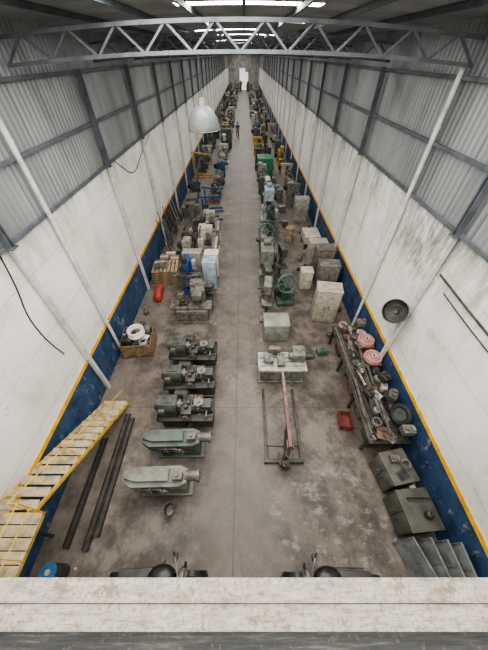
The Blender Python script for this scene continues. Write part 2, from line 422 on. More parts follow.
def turret(loc,rz,col,label,group=None):
    L=1.62; h=L/2
    r=thing('turret_lathe',label,'machine',loc,rz,group)
    M().box((-.38,0,.3),(.72,.58,.6),bev=.05).box((.46,0,.3),(.6,.54,.6),bev=.05).box((.05,.05,.28),(.5,.4,.5)).build('base',col,r)
    M().box((0,0,.63),(L,.76,.08),bev=.02).box((0,.37,.71),(L,.025,.1)).box((-h+.01,0,.71),(.025,.74,.1)).box((h-.01,0,.70),(.025,.74,.08)).build('chip_tray',IRON,r)
    M().box((.08,0,.76),(L-.2,.32,.2),bev=.02).box((.08,-.12,.88),(L-.25,.06,.04)).box((.08,.12,.88),(L-.25,.06,.04)).build('bed',DSTEEL,r)
    M().prism([(-.27,.7),(.27,.7),(.27,1.04),(.16,1.2),(-.16,1.2),(-.27,1.04)],'x',-h+.06,-h+.6).box((-h+.33,.0,1.2),(.3,.2,.06),bev=.02).build('headstock',col,r)
    M().cyl((-h-.02,0,1.0),(-h+.08,0,1.0),.19,n=24).cyl((-h-.05,0,1.0),(-h-.02,0,1.0),.08,n=16).build('pulley_cover',col,r)
    M().cyl((-h+.6,0,1.0),(-h+.71,0,1.0),.13,n=24).cyl((-h+.71,0,1.0),(-h+.78,0,1.0),.05,.03,16).build('chuck',STEEL,r)
    M().box((.05,0,.93),(.3,.62,.08),bev=.01).box((.05,.08,1.01),(.2,.22,.12),bev=.01).cyl((.05,-.12,.95),(.05,-.12,1.1),.06,n=12).build('cross_slide',DSTEEL,r)
    m_=M().cyl((.40,0,.92),(.40,0,1.1),.15,n=6)
    for k in range(6):
        a=k*PI/3+PI/6; m_.cyl((.40+.1*math.cos(a),.1*math.sin(a),1.02),(.40+.2*math.cos(a),.2*math.sin(a),1.02),.025,n=8)
    m_.cyl((.40,0,1.1),(.40,0,1.16),.04,n=10); m_.build('turret',STEEL,r)
    M().box((.62,0,.97),(.28,.28,.16),bev=.02).build('turret_slide',col,r)
    m_=M()
    for k in range(3):
        a=k*2*PI/3+.4; m_.cyl((.62,-.3,.86),(.62+.2*math.cos(a),-.32,.86+.2*math.sin(a)),.012,n=6); m_.ball((.62+.2*math.cos(a),-.32,.86+.2*math.sin(a)),.025,n=8)
    m_.cyl((.62,-.1,.86),(.62,-.34,.86),.03,n=10); m_.build('capstan_handle',STEEL,r)
    motor(M(),(-.38,.40,.84),(-.02,.40,.84),.13).box((-.2,.34,.70),(.3,.2,.06)).build('motor',IRON,r)
    M().tube([(.05,.25,.7),(.07,.26,1.15),(.05,.1,1.25),(.05,.02,1.15)],.012,6).build('coolant_pipe',DSTEEL,r)
    hw(r,(.05,-.38,.9),.08,(0,-1,0))
    M().box((-.62,-.24,1.0),(.16,.14,.2),bev=.01).build('switch_box',BROWNG,r)
    M().box((.28,.27,.78),(.4,.16,.2),bev=.02).build('tool_tray',RUST,r)
    return r
def saw(loc,rz,col,label):
    r=thing('polishing_lathe',label,'machine',loc,rz)
    M().box((-.35,0,.3),(.28,.4,.6),bev=.03).box((.4,0,.3),(.35,.42,.6),bev=.03).box((.02,0,.06),(1.3,.5,.08),bev=.02).build('pedestal',col,r)
    M().prism([(-.92,-.10),(-.92,.10),(-.72,.2),(.45,.22),(.62,.14),(.62,-.16),(.45,-.24),(-.68,-.24)],'z',.6,.92).build('body',col,r)
    M().prism([(-.86,-.06),(-.86,.07),(-.6,.14),(.2,.14),(.2,-.14),(-.6,-.14)],'z',.92,1.04).box((.3,0,.94),(.2,.3,.05),bev=.01).build('belt_cover',col,r)
    M().cyl((.58,0,.86),(.86,0,.86),.12,n=24).cyl((.86,0,.86),(.92,0,.86),.15,n=24).cyl((.92,0,.86),(.95,0,.86),.05,n=12).build('chuck',STEEL,r)
    M().box((.42,-.05,1.02),(.24,.18,.18),bev=.03).cyl((.42,-.05,1.1),(.42,-.05,1.17),.04,n=12).build('gear_head',BROWNG,r)
    hw(r,(.1,-.32,.8),.1,(0,-1,0)); hw(r,(-.25,-.3,.82),.06,(0,-1,0))
    M().box((-.2,-.27,.78),(.5,.05,.1),bev=.01).cyl((-.4,-.3,.7),(.4,-.3,.7),.014,n=8).build('control_bar',DSTEEL,r)
    return r
def mill(loc,rz,col,label,group=None):
    r=thing('milling_machine',label,'machine',loc,rz,group)
    M().box((0,0,.06),(.62,1.0,.12),bev=.03).box((0,-.3,.13),(.5,.3,.03)).build('base',col,r)
    M().prism([(.08,.1),(.5,.1),(.46,1.45),(.14,1.45)],'x',-.23,.23).build('column',col,r)
    M().box((0,-.16,.62),(.34,.5,.34),bev=.03).cyl((0,-.2,.1),(0,-.2,.5),.045,n=12).build('knee',col,r)
    M().box((0,-.16,.83),(.36,.42,.08),bev=.01).build('saddle',DSTEEL,r)
    M().box((0,-.16,.92),(1.25,.28,.09),bev=.01).box((0,-.16,.97),(1.2,.03,.012)).box((0,-.24,.97),(1.2,.03,.012)).box((0,-.08,.97),(1.2,.03,.012)).build('table',STEEL,r)
    M().box((.0,.1,1.52),(.26,.95,.16),bev=.02).build('ram',col,r)
    M().box((0,-.32,1.45),(.24,.24,.42),bev=.04).cyl((0,-.32,1.1),(0,-.32,1.26),.05,n=12).cyl((0,-.32,1.03),(0,-.32,1.12),.02,n=8).build('head',col,r)
    motor(M(),(0,-.32,1.66),(0,-.32,1.9),.11).build('motor',DSTEEL,r)
    hw(r,(.68,-.16,.92),.09,(1,0,0)); hw(r,(-.68,-.16,.92),.09,(-1,0,0)); hw(r,(0,-.46,.62),.09,(0,-1,0))
    M().box((.1,-.16,1.0),(.18,.14,.1),bev=.01).build('vise',DSTEEL,r)
    M().box((.32,.3,1.2),(.18,.3,.42),bev=.01).build('switch_box',LGREY,r)
    return r
def drill(loc,rz,col,label,group=None):
    r=thing('drill_press',label,'machine',loc,rz,group)
    M().box((0,-.08,.05),(.5,.75,.1),bev=.02).build('base',col,r)
    M().cyl((0,.15,.08),(0,.15,1.75),.07,n=18).build('column',STEEL,r)
    M().box((0,-.12,.85),(.45,.42,.06),bev=.01).cyl((0,.15,.78),(0,.15,.93),.11,n=16).build('table',col,r)
    M().box((0,-.05,1.6),(.28,.6,.34),bev=.05).box((0,-.02,1.82),(.32,.72,.14),bev=.06).build('head',col,r)
    M().cyl((0,-.22,1.2),(0,-.22,1.45),.04,n=12).cyl((0,-.22,1.1),(0,-.22,1.22),.055,.03,12).build('spindle',CHROME,r)
    motor(M(),(0,.38,1.42),(0,.38,1.75),.11).build('motor',GREY,r)
    m_=M().cyl((.12,-.2,1.52),(.22,-.2,1.52),.025,n=8)
    for k in range(3):
        a=k*2*PI/3; m_.cyl((.19,-.2,1.52),(.22,-.2+.2*math.cos(a),1.52+.2*math.sin(a)),.01,n=6); m_.ball((.22,-.2+.2*math.cos(a),1.52+.2*math.sin(a)),.022,n=8)
    m_.build('feed_handle',STEEL,r)
    return r
def bandsaw(loc,rz,col,label,group=None):
    r=thing('wheel_grinding_machine',label,'machine',loc,rz,group)
    M().box((0,.05,.1),(.75,.7,.2),bev=.03).box((.0,.12,.5),(.36,.4,.7),bev=.05).build('base',col,r)
    M().torus((0,-.1,1.12),.40,.055,(0,-1,.35),36,8).build('wheel_rim',VG2,r)
    m_=M(); q=rotto((0,-1,.35))
    for k in range(6):
        a=k*PI/3; m_.cyl((0,-.1,1.12),Vector((0,-.1,1.12))+q@Vector((.4*math.cos(a),.4*math.sin(a),0)),.025,n=8)
    m_.cyl(Vector((0,-.1,1.12))-q@Vector((0,0,.2)),Vector((0,-.1,1.12))+q@Vector((0,0,.06)),.09,n=18); m_.build('spoke',col,r)
    M().cyl((-.0,-.1,1.12),(0,.1,1.0),.16,n=20).box((0,.18,.95),(.3,.3,.3),bev=.04).build('bearing_housing',col,r)
    motor(M(),(-.30,.2,.36),(-.30,.5,.36),.12).build('motor',DSTEEL,r)
    M().box((.34,-.15,.75),(.3,.4,.05),bev=.01).cyl((.34,-.15,.2),(.34,-.15,.75),.04,n=10).build('table',STEEL,r)
    return r
def grinder(loc,rz,col,label,group=None):
    r=thing('surface_grinder',label,'machine',loc,rz,group)
    M().box((0,0,.38),(1.0,.62,.76),bev=.04).build('base',col,r)
    M().box((0,-.08,.81),(1.4,.26,.08),bev=.01).box((0,-.08,.86),(.7,.2,.06),bev=.005).build('table',STEEL,r)
    M().box((0,.3,1.05),(.36,.32,1.2),bev=.04).box((0,.08,1.42),(.26,.5,.24),bev=.03).build('column',col,r)
    M().cyl((0,-.18,1.2),(0,-.1,1.2),.17,n=24).box((0,-.14,1.26),(.36,.1,.2),bev=.04).build('wheel_guard',col,r)
    hw(r,(-.3,-.35,.6),.13,(0,-1,0)); hw(r,(.3,-.35,.62),.1,(0,-1,0))
    motor(M(),(0,.42,1.45),(0,.65,1.45),.11).build('motor',DSTEEL,r)
    M().box((.58,.2,.6),(.22,.3,.9),bev=.02).build('control_cabinet',GREY,r)
    return r
def press(loc,rz,col,label,group=None):
    r=thing('eccentric_press',label,'machine',loc,rz,group)
    M().prism([(-.35,0),(.5,0),(.5,2.0),(-.35,2.0),(-.35,1.35),(.12,1.25),(.12,.85),(-.35,.75)],'x',-.28,.28).build('frame',col,r)
    M().box((0,-.2,.79),(.7,.45,.08),bev=.01).build('bolster',STEEL,r)
    M().box((0,-.18,1.25),(.3,.22,.35),bev=.02).build('ram',DSTEEL,r)
    M().cyl((.3,.1,1.7),(.44,.1,1.7),.42,n=30).cyl((.44,.1,1.7),(.5,.1,1.7),.1,n=14).build('flywheel',DSTEEL,r)
    motor(M(),(-.15,.3,2.1),(.15,.3,2.1),.12).build('motor',GREY,r)
    M().box((0,.08,.04),(.8,1.0,.08),bev=.02).build('base_plate',col,r)
    return r
def bigmachine(loc,rz,col,label,group=None,tab=None):
    r=thing('planing_machine',label,'machine',loc,rz,group)
    M().box((0,0,.32),(1.3,.8,.64),bev=.04).box((0,0,.04),(1.4,.9,.08),bev=.02).build('base',col,r)
    M().box((-.05,-.05,.7),(1.7,.5,.1),bev=.01).box((-.05,-.15,.755),(1.65,.05,.02)).box((-.05,.05,.755),(1.65,.05,.02)).box((-.05,-.24,.755),(1.65,.03,.02)).build('table',tab or STEEL,r)
    M().box((.25,.28,.95),(.6,.34,.8),bev=.05).build('column',col,r)
    M().box((.25,.0,1.2),(.4,.4,.26),bev=.04).cyl((.25,-.08,.9),(.25,-.08,1.1),.07,n=14).build('spindle_head',col,r)
    M().box((-.35,-.03,.82),(.35,.3,.14),bev=.01).cyl((-.35,-.03,.88),(-.35,-.03,.98),.1,n=18).build('fixture',DSTEEL,r)
    hw(r,(-.2,-.45,.5),.13,(0,-1,0)); hw(r,(.3,-.45,.5),.1,(0,-1,0))
    motor(M(),(.55,.3,1.42),(.85,.3,1.42),.12).box((.5,.3,1.3),(.4,.24,.05)).build('motor',DSTEEL,r)
    M().box((-.5,.3,.85),(.26,.24,.45),bev=.02).build('switch_box',BROWNG,r)
    M().tube([(-.5,.3,1.0),(-.4,.32,1.35),(.0,.32,1.45),(.2,.3,1.3)],.02,6).build('conduit',IRON,r)
    return r
def cabinet(loc,rz,w,d,h,col,label,doors=2,name='metal_cabinet',group=None,vent=True):
    r=thing(name,label,'cabinet',loc,rz,group)
    M().box((0,0,h/2+.03),(w,d,h-.06),bev=.012).box((0,0,h-.005),(w+.03,d+.03,.03),bev=.008).box((0,0,.03),(w-.06,d-.06,.06)).build('body',col,r)
    dw=(w-.04)/doors
    for k in range(doors):
        x=-w/2+.02+dw*(k+.5)
        do=M().box((0,-d/2-.012,h/2+.02),(dw-.02,.02,h-.14),bev=.006)
        if vent:
            for q in range(4): do.box((0,-d/2-.026,h*.78+q*.04),(dw*.5,.01,.014))
        do=do.build('door',col,r,loc=(x,0,0))
        hx=(dw/2-.08)*(1 if k==0 else -1)
        M().box((hx,-d/2-.035,h*.52),(.03,.03,.12),bev=.006).build('handle',STEEL,do)
    return r

# ------------------------------------------------------------ near left row
saw((-2.0,1.78,0),0.02,PGREY,'pale grey-green long polishing lathe with tapered belt housing and round chuck')
saw((-1.8,2.70,0),0.02,GGREEN,'dull green long polishing lathe with tapered belt housing')
tl=turret((-1.70,3.62,0),0,DGREEN,'dark grey-green turret lathe with oily chip tray','turret lathes in a row')
dup(tl,(-1.74,4.68,0),.03); dup(tl,(-1.78,5.80,0),-.02)
r=thing('metal_bucket','round grey metal bucket on the floor beside the polishing lathe','bucket',(-1.85,1.22,0))
M().rev([(.0,.02),(.11,.02),(.14,.22),(.15,.23),(.13,.22),(.10,.04),(0,.04)],n=20).build('bucket_body',STEEL,r)
M().tube([(.14*math.cos(a),.02,.22+.1*math.sin(a)) for a in [i*PI/6 for i in range(7)]],.006,6).build('bucket_handle',DSTEEL,r)
bg_=bigmachine((-2.15,8.25,0),0,BROWNG,'bulky brown-grey planing machine with wide steel table','large machines')
g=grinder((-2.95,16.6,0),PI/2,BROWNG,'brown-grey surface grinder with steel table','surface grinders')
mblue=mill((-2.62,10.2,0),.08,BLUE,'blue milling machine with steel table','milling machines')
cabinet((-1.60,10.4,0),0,.6,.55,1.5,LBLUE,'pale blue electrical cabinet beside the blue milling machine',1)
cabinet((-2.6,11.65,0),0,.9,.5,1.2,LGREY,'light grey low control cabinet',2)
cabinet((-1.60,11.4,0),0,.65,.5,1.3,WHITE,'white control cabinet behind the pale blue one',1)
lathe((-1.85,9.2,0),0,GREY,'short grey lathe in front of the pale blue cabinet',1.0)
dup(bg_,(-1.95,13.4,0),PI/2,(BROWNG,CREAM),'bulky cream planing machine with wide table',sc=1.15)
dup(bg_,(-1.95,15.6,0),PI/2+.05,(BROWNG,LGREY),'bulky light grey planing machine with wide table',sc=1.08)
lathe((-3.05,13.6,0),PI/2,LGREY,'pale grey lathe standing lengthwise in the row',1.9,group='lathes')
def crate(loc,rz,w,d,h,label):
    r=thing('wooden_crate',label,'crate',loc,rz)
    M().box((0,0,.12),(w,d,.03)).box((-w/2+.06,0,.05),(.1,d,.1)).box((w/2-.06,0,.05),(.1,d,.1)).box((0,0,.05),(.1,d,.1)).build('crate_base',WOOD,r)
    for sy in(-1,1):
        m_=M()
        for k in range(4): m_.box((0,sy*(d/2-.01),.2+k*(h-.16)/4),(w,.022,.14))
        m_.box((-w/2+.05,sy*(d/2+.0),h/2+.0),(.08,.03,h-.1)).box((w/2-.05,sy*(d/2+.0),h/2+.0),(.08,.03,h-.1)); m_.build('side_panel',WOOD,r)
    for sx_ in(-1,1):
        m_=M()
        for k in range(4): m_.box((sx_*(w/2-.01),0,.2+k*(h-.16)/4),(.022,d-.02,.14))
        m_.build('end_panel',WOOD,r)
    return r
crate((-4.0,6.5,0),.10,1.1,1.0,.72,'open wooden slatted crate filled with scrap metal')
def scrap(kind,loc,rz,mat,group,s=1.0,rot=None):
    m_=M()
    if kind=='gear':
        m_.cyl((0,0,0),(0,0,.06),.12,n=20).cyl((0,0,.06),(0,0,.1),.05,n=12)
        for k in range(12):
            a=k*PI/6; m_.box((.125*math.cos(a),.125*math.sin(a),.03),(.03,.03,.06),(0,0,a))
        n_='gear_wheel'; lb='metal gear wheel'
    elif kind=='pipe':
        m_.cyl((-.3,0,.04),(.3,0,.04),.04,n=12).cyl((-.32,0,.04),(-.28,0,.04),.06,n=12); n_='pipe_offcut'; lb='short flanged pipe offcut'
    elif kind=='motor':
        motor(m_,(-.14,0,.12),(.14,0,.12),.11); m_.box((0,0,.02),(.22,.2,.04)).box((0,0,.24),(.1,.08,.05)); n_='electric_motor'; lb='used electric motor'
    elif kind=='block':
        m_.box((0,0,.09),(.26,.2,.18),bev=.02).cyl((-.06,0,.18),(-.06,0,.25),.05,n=12).box((.08,0,.2),(.08,.12,.05),bev=.01); n_='gearbox_part'; lb='cast gearbox part'
    elif kind=='angle':
        m_.box((0,0,.01),(.7,.08,.012)).box((0,.036,.045),(.7,.01,.08)); n_='angle_bar'; lb='short steel angle bar'
    elif kind=='plate':
        m_.box((0,0,.012),(.34,.26,.02),bev=.004).cyl((.08,.05,.02),(.08,.05,.05),.03,n=10).box((-.08,0,.04),(.08,.18,.05)); n_='steel_plate'; lb='steel plate with fittings'
    elif kind=='coil':
        m_.torus((0,0,.03),.13,.025,n=20,m=6).torus((.01,0,.07),.12,.025,n=20,m=6).torus((0,.01,.11),.13,.02,n=20,m=6); n_='cable_coil'; lb='coil of cable'
    else:
        m_.rev([(0,0),(.09,0),(.1,.02),(.1,.2),(.09,.22),(.05,.24),(.05,.27),(0,.27)],n=16); n_='oil_can'; lb='small metal can'
    o=m_.build(n_,mat,loc=loc,rot=rot or (0,0,rz)); o.scale=(s,s,s)
    where={'crate':'lying in the wooden crate','bench':'lying on the workbench','wall':'on the floor by the blue wall'}[group]
    return tag(o,lb+' '+where,'scrap metal','scrap '+where)
SM=[DSTEEL,STEEL,RUST,IRON,GREY,OLIVE,BROWNG,DSTEEL,RUST,LGREY]
kinds=['gear','pipe','motor','block','angle','plate','coil','can']
for lay in range(3):
    for ix in range(3):
        for iy in range(3):
            kd=random.choice(['gear','motor','block','coil','can','plate'])
            scrap(kd,(-4.0+(ix-1)*.30,6.5+(iy-1)*.28,.15+.24*lay),random.uniform(-.3,.3),random.choice(SM+[WHITE,BEIGE,STEEL]),'crate',1.0 if kd!='plate' else .8)
o=scrap('coil',(-3.95,6.45,.82),0,WHITE,'crate',2.0)
o=scrap('pipe',(-4.15,6.6,.86),.9,STEEL,'crate',1.2)
def pallet(loc,rz,label='pale wooden pallet on the floor'):
    r=thing('wooden_pallet',label,'pallet',loc,rz,'pallets')
    for k in range(7): M().box((-.55+k*.183,0,.13),(.12,1.0,.02)).build('deck_board',WOOD2,r)
    for y in(-.45,0,.45): M().box((0,y,.06),(1.2,.08,.12)).build('bearer',WOOD,r)
    return r
pl=pallet((-3.95,11.1,0),.03)
for k in range(4): dup(pl,(-3.95+.02*k,11.1,.141*(k+1)),.03+.02*k,None,'wooden pallet in a stack by the wall')
dup(pl,(-3.95,12.35,0),-.03)
def cbox(loc,rz,s,mat,label,name='cardboard_box',cat='box',group='boxes on the pallets'):
    r=thing(name,label,cat,loc,rz,group)
    M().box((0,0,s[2]/2),s,bev=.005).build('box_body',mat,r)
    M().box((0,0,s[2]+.002),(s[0],.05,.004)).build('tape',PAPER,r)
    return r
cbox((-4.2,12.2,.141),.1,(.42,.4,.45),CARD,'brown cardboard box on a pallet')
cbox((-3.67,12.25,.141),0,(.4,.45,.35),WOOD2,'pale brown cardboard box on a pallet')
cbox((-3.95,12.65,.141),.05,(.5,.22,.4),CREAM,'cream carton on a pallet')
cbox((-4.1,11.1,.706),.2,(.5,.45,.25),BROWNG,'dark box on the pallet stack')
r=thing('gas_cylinder','red steel gas cylinder lying on the floor by the blue wall','gas cylinder',(-4.02,9.75,0),.12)
M().rev([(0,0),(.1,.01),(.18,.06),(.2,.2),(.2,.9),(.16,1.05),(.07,1.13),(.05,1.15),(0,1.15)],(0,-.65,.2),(0,1,0),24).build('cylinder_body',RED,r)
M().cyl((0,.48,.2),(0,.58,.2),.03,n=10).box((0,.54,.22),(.1,.04,.04)).build('valve',STEEL,r)
for k in range(9):
    y=13.6+k*.5; mt=random.choice([STEEL,RUST,DSTEEL,LGREY])
    if k%3==2:
        tag(M().box((0,0,.7),(.03,.42,1.45),bev=.005).box((.02,-.19,.7),(.03,.04,1.5)).box((.02,.19,.7),(.03,.04,1.5)).build('steel_grille',mt,loc=(-4.30,y,0.02),rot=(0,-.2,0)),'flat steel grille leaning on the blue wall','grille','grilles on the wall')
    else:
        tag(M().cyl((0,0,0),(-.42,random.uniform(-.1,.1),1.7+random.random()*.6),.025,n=8).build('steel_rod',mt,loc=(-4.2,y,0.02)),'steel rod leaning on the blue wall','rod','rods on the wall')
for k,(x,y,w_) in enumerate([(-3.85,18.6,.8),(-3.85,20.3,.8)]):
    r=thing('trestle_table','low steel trestle table with grey top','table',(x,y,0),.05*k,'trestle tables')
    M().box((0,0,.72),(w_,1.1,.05),bev=.01).build('tabletop',BROWNG,r)
    for sx_ in(-1,1):
        for sy in(-1,1): M().box((sx_*(w_/2-.06),sy*.48,.35),(.05,.05,.7)).build('leg',DSTEEL,r)
def hoist(loc,rz,col,label,sc=1.0):
    r=thing('workshop_crane',label,'crane',loc,rz); r.scale=(sc,sc,sc)
    for x in(-.3,.3): M().box((x,0,.08),(.08,1.3,.08),bev=.01).build('leg',col,r)
    M().box((0,.6,.08),(.7,.1,.1),bev=.01).build('cross_beam',col,r)
    M().box((0,.55,.8),(.11,.11,1.4),bev=.01).build('mast',col,r)
    M().box((0,.0,1.55),(.09,1.5,.11),(.12,0,0),bev=.01).build('boom',col,r)
    M().cyl((0,.45,.6),(0,.1,1.45),.04,n=12).build('ram',STEEL,r)
    for sx_ in(-.3,.3):
        for y in(-.6,.55): M().cyl((sx_-.02,y,.05),(sx_+.02,y,.05),.05,n=12).build('castor',BLACK,r)
    return r
hoist((-2.2,17.8,0),PI/2+.5,BLUE,'blue workshop crane parked in the row')
hoist((-2.2,19.4,0),PI/2+.2,BLUE,'blue workshop crane with raised boom')
hoist((-3.8,27.0,0),PI/2,YELD,'yellow workshop crane standing near the wall',1.2)

# ------------------------------------------------------------ right row near
r=thing('engine_crane','faded red engine crane with steel legs standing in the aisle','crane',(1.12,2.35,0))
M().box((-.48,1.1,.09),(.07,2.3,.08),bev=.01).build('leg',DSTEEL,r)
M().box((.5,1.1,.09),(.07,2.3,.08),bev=.01).build('leg',DSTEEL,r)
M().box((0,0,.1),(1.1,.1,.1),bev=.01).box((0,.05,.1),(.3,.35,.08),bev=.01).build('cross_beam',DSTEEL,r)
M().box((0,0,.75),(.11,.12,1.3),bev=.01).box((.07,-.01,1.35),(.02,.2,.2)).box((-.07,-.01,1.35),(.02,.2,.2)).build('mast',REDB,r)
M().box((0,.85,1.5),(.09,1.9,.11),(.07,0,0),bev=.01).build('boom',REDB,r)
M().box((0,1.65,1.58),(.06,.6,.07),(.07,0,0),bev=.005).build('boom_extension',STEEL,r)
M().cyl((0,.12,.55),(0,.45,1.1),.05,n=14).cyl((0,.45,1.1),(0,.65,1.45),.025,n=10).box((.06,.12,.6),(.08,.08,.12)).build('hydraulic_ram',DSTEEL,r)
M().cyl((0,1.9,1.3),(0,1.9,1.6),.012,n=6).torus((0,1.9,1.24),.05,.015,(1,0,0),12,6).build('hook',STEEL,r)
for s_ in(-1,1): M().cyl((s_*.46,.4,.12),(s_*.05,0,1.2),.016,n=8).build('brace',DSTEEL,r)
for x in(-.48,.5):
    for y in(0,2.2): M().cyl((x-.02,y,.05),(x+.02,y,.05),.05,n=14).build('castor',BLACK,r)
M().tube([(-.04,-.02,1.1),(-.09,-.2,1.2),(0,-.25,1.15),(.09,-.2,1.2),(.04,-.02,1.1)],.013,6).build('push_handle',STEEL,r)
M().box((0,-.16,.3),(.2,.16,.3),bev=.03).cyl((0,-.16,.4),(0,-.16,.55),.06,n=12).build('pump_unit',DSTEEL,r)

gr=thing('milling_machine','bulky pale grey horizontal milling machine with wide table','machine',(1.38,5.3,0))
M().box((-.1,.02,.37),(1.45,.76,.70),bev=.04).box((-.1,.02,.04),(1.55,.84,.08),bev=.02).build('base',GREY,gr)
M().box((-.1,-.05,.76),(1.6,.78,.10),bev=.015).build('table',LGREY,gr)
for k in range(3): M().box((-.1,-.25+.17*k,.815),(1.5,.03,.012)).build('table_rail',STEEL,gr)
M().box((.45,.12,.98),(.42,.46,.38),bev=.04).build('headstock',GREY,gr)
M().cyl((.27,.05,1.0),(.12,.05,1.0),.12,n=20).build('chuck',STEEL,gr)
M().box((-.55,-.02,.90),(.3,.34,.2),bev=.03).box((-.15,-.05,.88),(.25,.5,.14),bev=.02).build('vise',GREY,gr)
M().box((-.35,.28,.97),(.4,.18,.34),bev=.03).build('switch_box',BROWNG,gr)
motor(M(),(.66,.1,.9),(.95,.1,.9),.12).build('motor',DSTEEL,gr)
hw(gr,(-.96,0,.70),.1,(-1,0,0)); hw(gr,(.1,-.46,.62),.09,(0,-1,0))
cabinet((1.25,7.15,0),0,.95,.72,.9,GGC,'pale grey-green two-door steel cabinet in the aisle',2)
bs=bandsaw((1.85,9.2,0),.1,GREEN,'green machine with large spoked wheel','wheel machines')
d1=drill((1.0,9.3,0),.1,DGREEN,'dark green pillar drill in the row','drill presses')
dup(d1,(.95,8.3,0),-.1,(DGREEN,GREY),'grey pillar drill beside the green wheel machine')
pr=press((1.05,10.6,0),0,GREY,'grey C-frame press in the row','presses')
dup(d1,(1.8,11.0,0),.2)
dup(bs,(1.25,14.0,0),0,None,'green machine with spoked wheel in the row')
dup(g,(1.3,12.35,0),PI/2,(BROWNG,GREY),'grey surface grinder turned sideways')
cabinet((3.38,8.2,0),-.15,.95,.65,1.65,BEIGE,'tall beige steel cabinet with dirty doors',2)
cabinet((2.95,10.35,0),0,.55,.5,1.0,CREAM,'small cream metal cabinet on the floor',1)
cabinet((3.85,11.2,0),0,.85,.6,1.7,BROWNG,'brown-grey steel cabinet near the wall',2)
cabinet((3.85,10.15,0),-.1,.9,.6,1.5,GREY,'grey-brown steel cabinet near the wall',2)
cabinet((3.85,12.5,0),0,.9,.6,1.3,BEIGE,'grey-beige steel cabinet near the wall',2)
r=thing('toolbox','small green metal toolbox on the floor','toolbox',(2.95,6.2,0),.2)
M().box((0,0,.11),(.38,.22,.2),bev=.02).build('toolbox_body',VG2,r)
M().prism([(-.11,.21),(.11,.21),(.06,.27),(-.06,.27)],'x',-.19,.19).build('lid',VG2,r)
M().tube([(-.09,0,.27),(-.07,0,.32),(.07,0,.32),(.09,0,.27)],.01,6).build('handle',STEEL,r)
bx,bd=3.86,1.1
r=thing('workbench','long dark steel workbench loaded with pipes and parts','workbench',(bx,4.7,0))
M().box((0,0,.83),(bd,4.3,.06),bev=.01).build('bench_top',DSTEEL,r)
for y in(-2.0,-.7,.7,2.0):
    for x in(-.48,.48): M().box((x,y,.41),(.07,.07,.82)).build('leg',DSTEEL,r)
for x in(-.48,.48): M().box((x,0,.77),(.05,4.2,.07)).build('frame_rail',DSTEEL,r)
for k in range(8):
    x=3.37+k*.078; rr_=random.uniform(.018,.034); l=random.uniform(2.6,4.2)
    o=M().cyl((0,-l/2,0),(0,l/2,0),rr_,n=12).build('steel_pipe',random.choice([STEEL,DSTEEL,LGREY,RUST]),loc=(x,4.7+random.uniform(-.1,.1),.86+rr_))
    tag(o,'long steel pipe lying on the workbench','pipe','pipes on the workbench')
for k in range(14):
    x=3.40+(k%7)*.085; l=random.uniform(1.2,2.6); rz=random.uniform(-.12,.12)
    o=M().box((0,0,.008),(.06,l,.012)).box((-.025,0,.03),(.01,l,.05)).box((.025,0,.03),(.01,l,.05)).build('channel_bar',random.choice([STEEL,DSTEEL,RUST,GREY,LGREY]),loc=(x,random.uniform(3.7,5.9),.93+.06*(k//7)+.002*k),rot=(0,0,rz))
    tag(o,'steel channel bar lying across the pipes on the workbench','bar','bars on the workbench')
def vise(loc,rz):
    r=thing('bench_vise','iron bench vise on the workbench','vise',loc,rz,'vises on the workbench')
    M().cyl((0,0,0),(0,0,.05),.11,n=16).box((0,.06,.13),(.13,.2,.16),bev=.02).build('vise_body',IRON,r)
    M().box((0,-.12,.14),(.14,.07,.15),bev=.015).cyl((0,-.2,.12),(0,0,.12),.025,n=10).build('jaw',STEEL,r)
    M().cyl((-.1,-.21,.12),(.1,-.21,.12),.01,n=6).build('handle',STEEL,r)
    return r
vise((3.5,2.68,.86),-1.2)
for iy in range(15):
    y=2.75+iy*.28
    for x in (3.62,3.92,4.22):
        if x>4.0 and (4.85<y<6.3 or 2.9<y<3.5): continue
        kd=random.choice(kinds if x<4 else ['gear','motor','block','coil','can','block'])
        rz=PI/2+random.uniform(-.2,.2) if kd in('pipe','angle') else random.uniform(0,6)
        scrap(kd,(x+random.uniform(-.03,.03),y,.862 if x>3.85 else 1.05),rz,random.choice(SM),'bench',random.uniform(.85,1.1))
for k,y in enumerate([2.75,3.75,4.35,6.65]):
    o=scrap('block',(4.24,y,1.12),k,[GREY,OLIVE,IRON,BROWNG][k],'bench',1.15)
def spool(loc,base):
    tag(M().box((0,0,.06),(.46,.46,.12),bev=.01).box((0,0,.10),(.5,.5,.02)).build('wooden_block',WOOD,loc=(loc[0],loc[1],base)),'low wooden block under a pink hose reel','block','wooden blocks')
    r=thing('hose_reel','dusty pink coiled hose reel with pale centre','hose reel',loc,0,'pink hose reels')
    M().torus((0,0,.055),.24,.055,n=28).torus((0,0,.14),.235,.045,n=28).torus((0,0,.15),.15,.045,n=28).build('coil',PINK,r)
    M().cyl((0,0,0),(0,0,.13),.22,n=24).cyl((0,0,0),(0,0,.20),.085,n=16).build('hub',PINK2,r)
    M().cyl((0,0,.2),(0,0,.215),.035,n=12).build('axle_hole',IRON,r)
    return r
spool((4.24,5.95,.98),.86); spool((4.24,5.22,.98),.86)
for k in range(5):
    tag(M().box((0,0,.12),(.35,.5,.24),bev=.01).box((0,0,.26),(.25,.35,.06),bev=.02).cyl((.0,.1,.28),(0,.1,.34),.06,n=12).build('parts_bin',[OLIVE,BROWNG,REDB,GREY,RUST][k],loc=(3.72,3.0+k*.82,.0)),'metal parts bin on the floor under the workbench','bin','bins under the workbench')
r=thing('tyre','black rubber tyre standing on the workbench against the wall','tyre',(4.27,3.2,1.17))
M().torus((0,0,0),.23,.075,(-.85,-.2,.5),28,10).build('tread',BLACK,r)
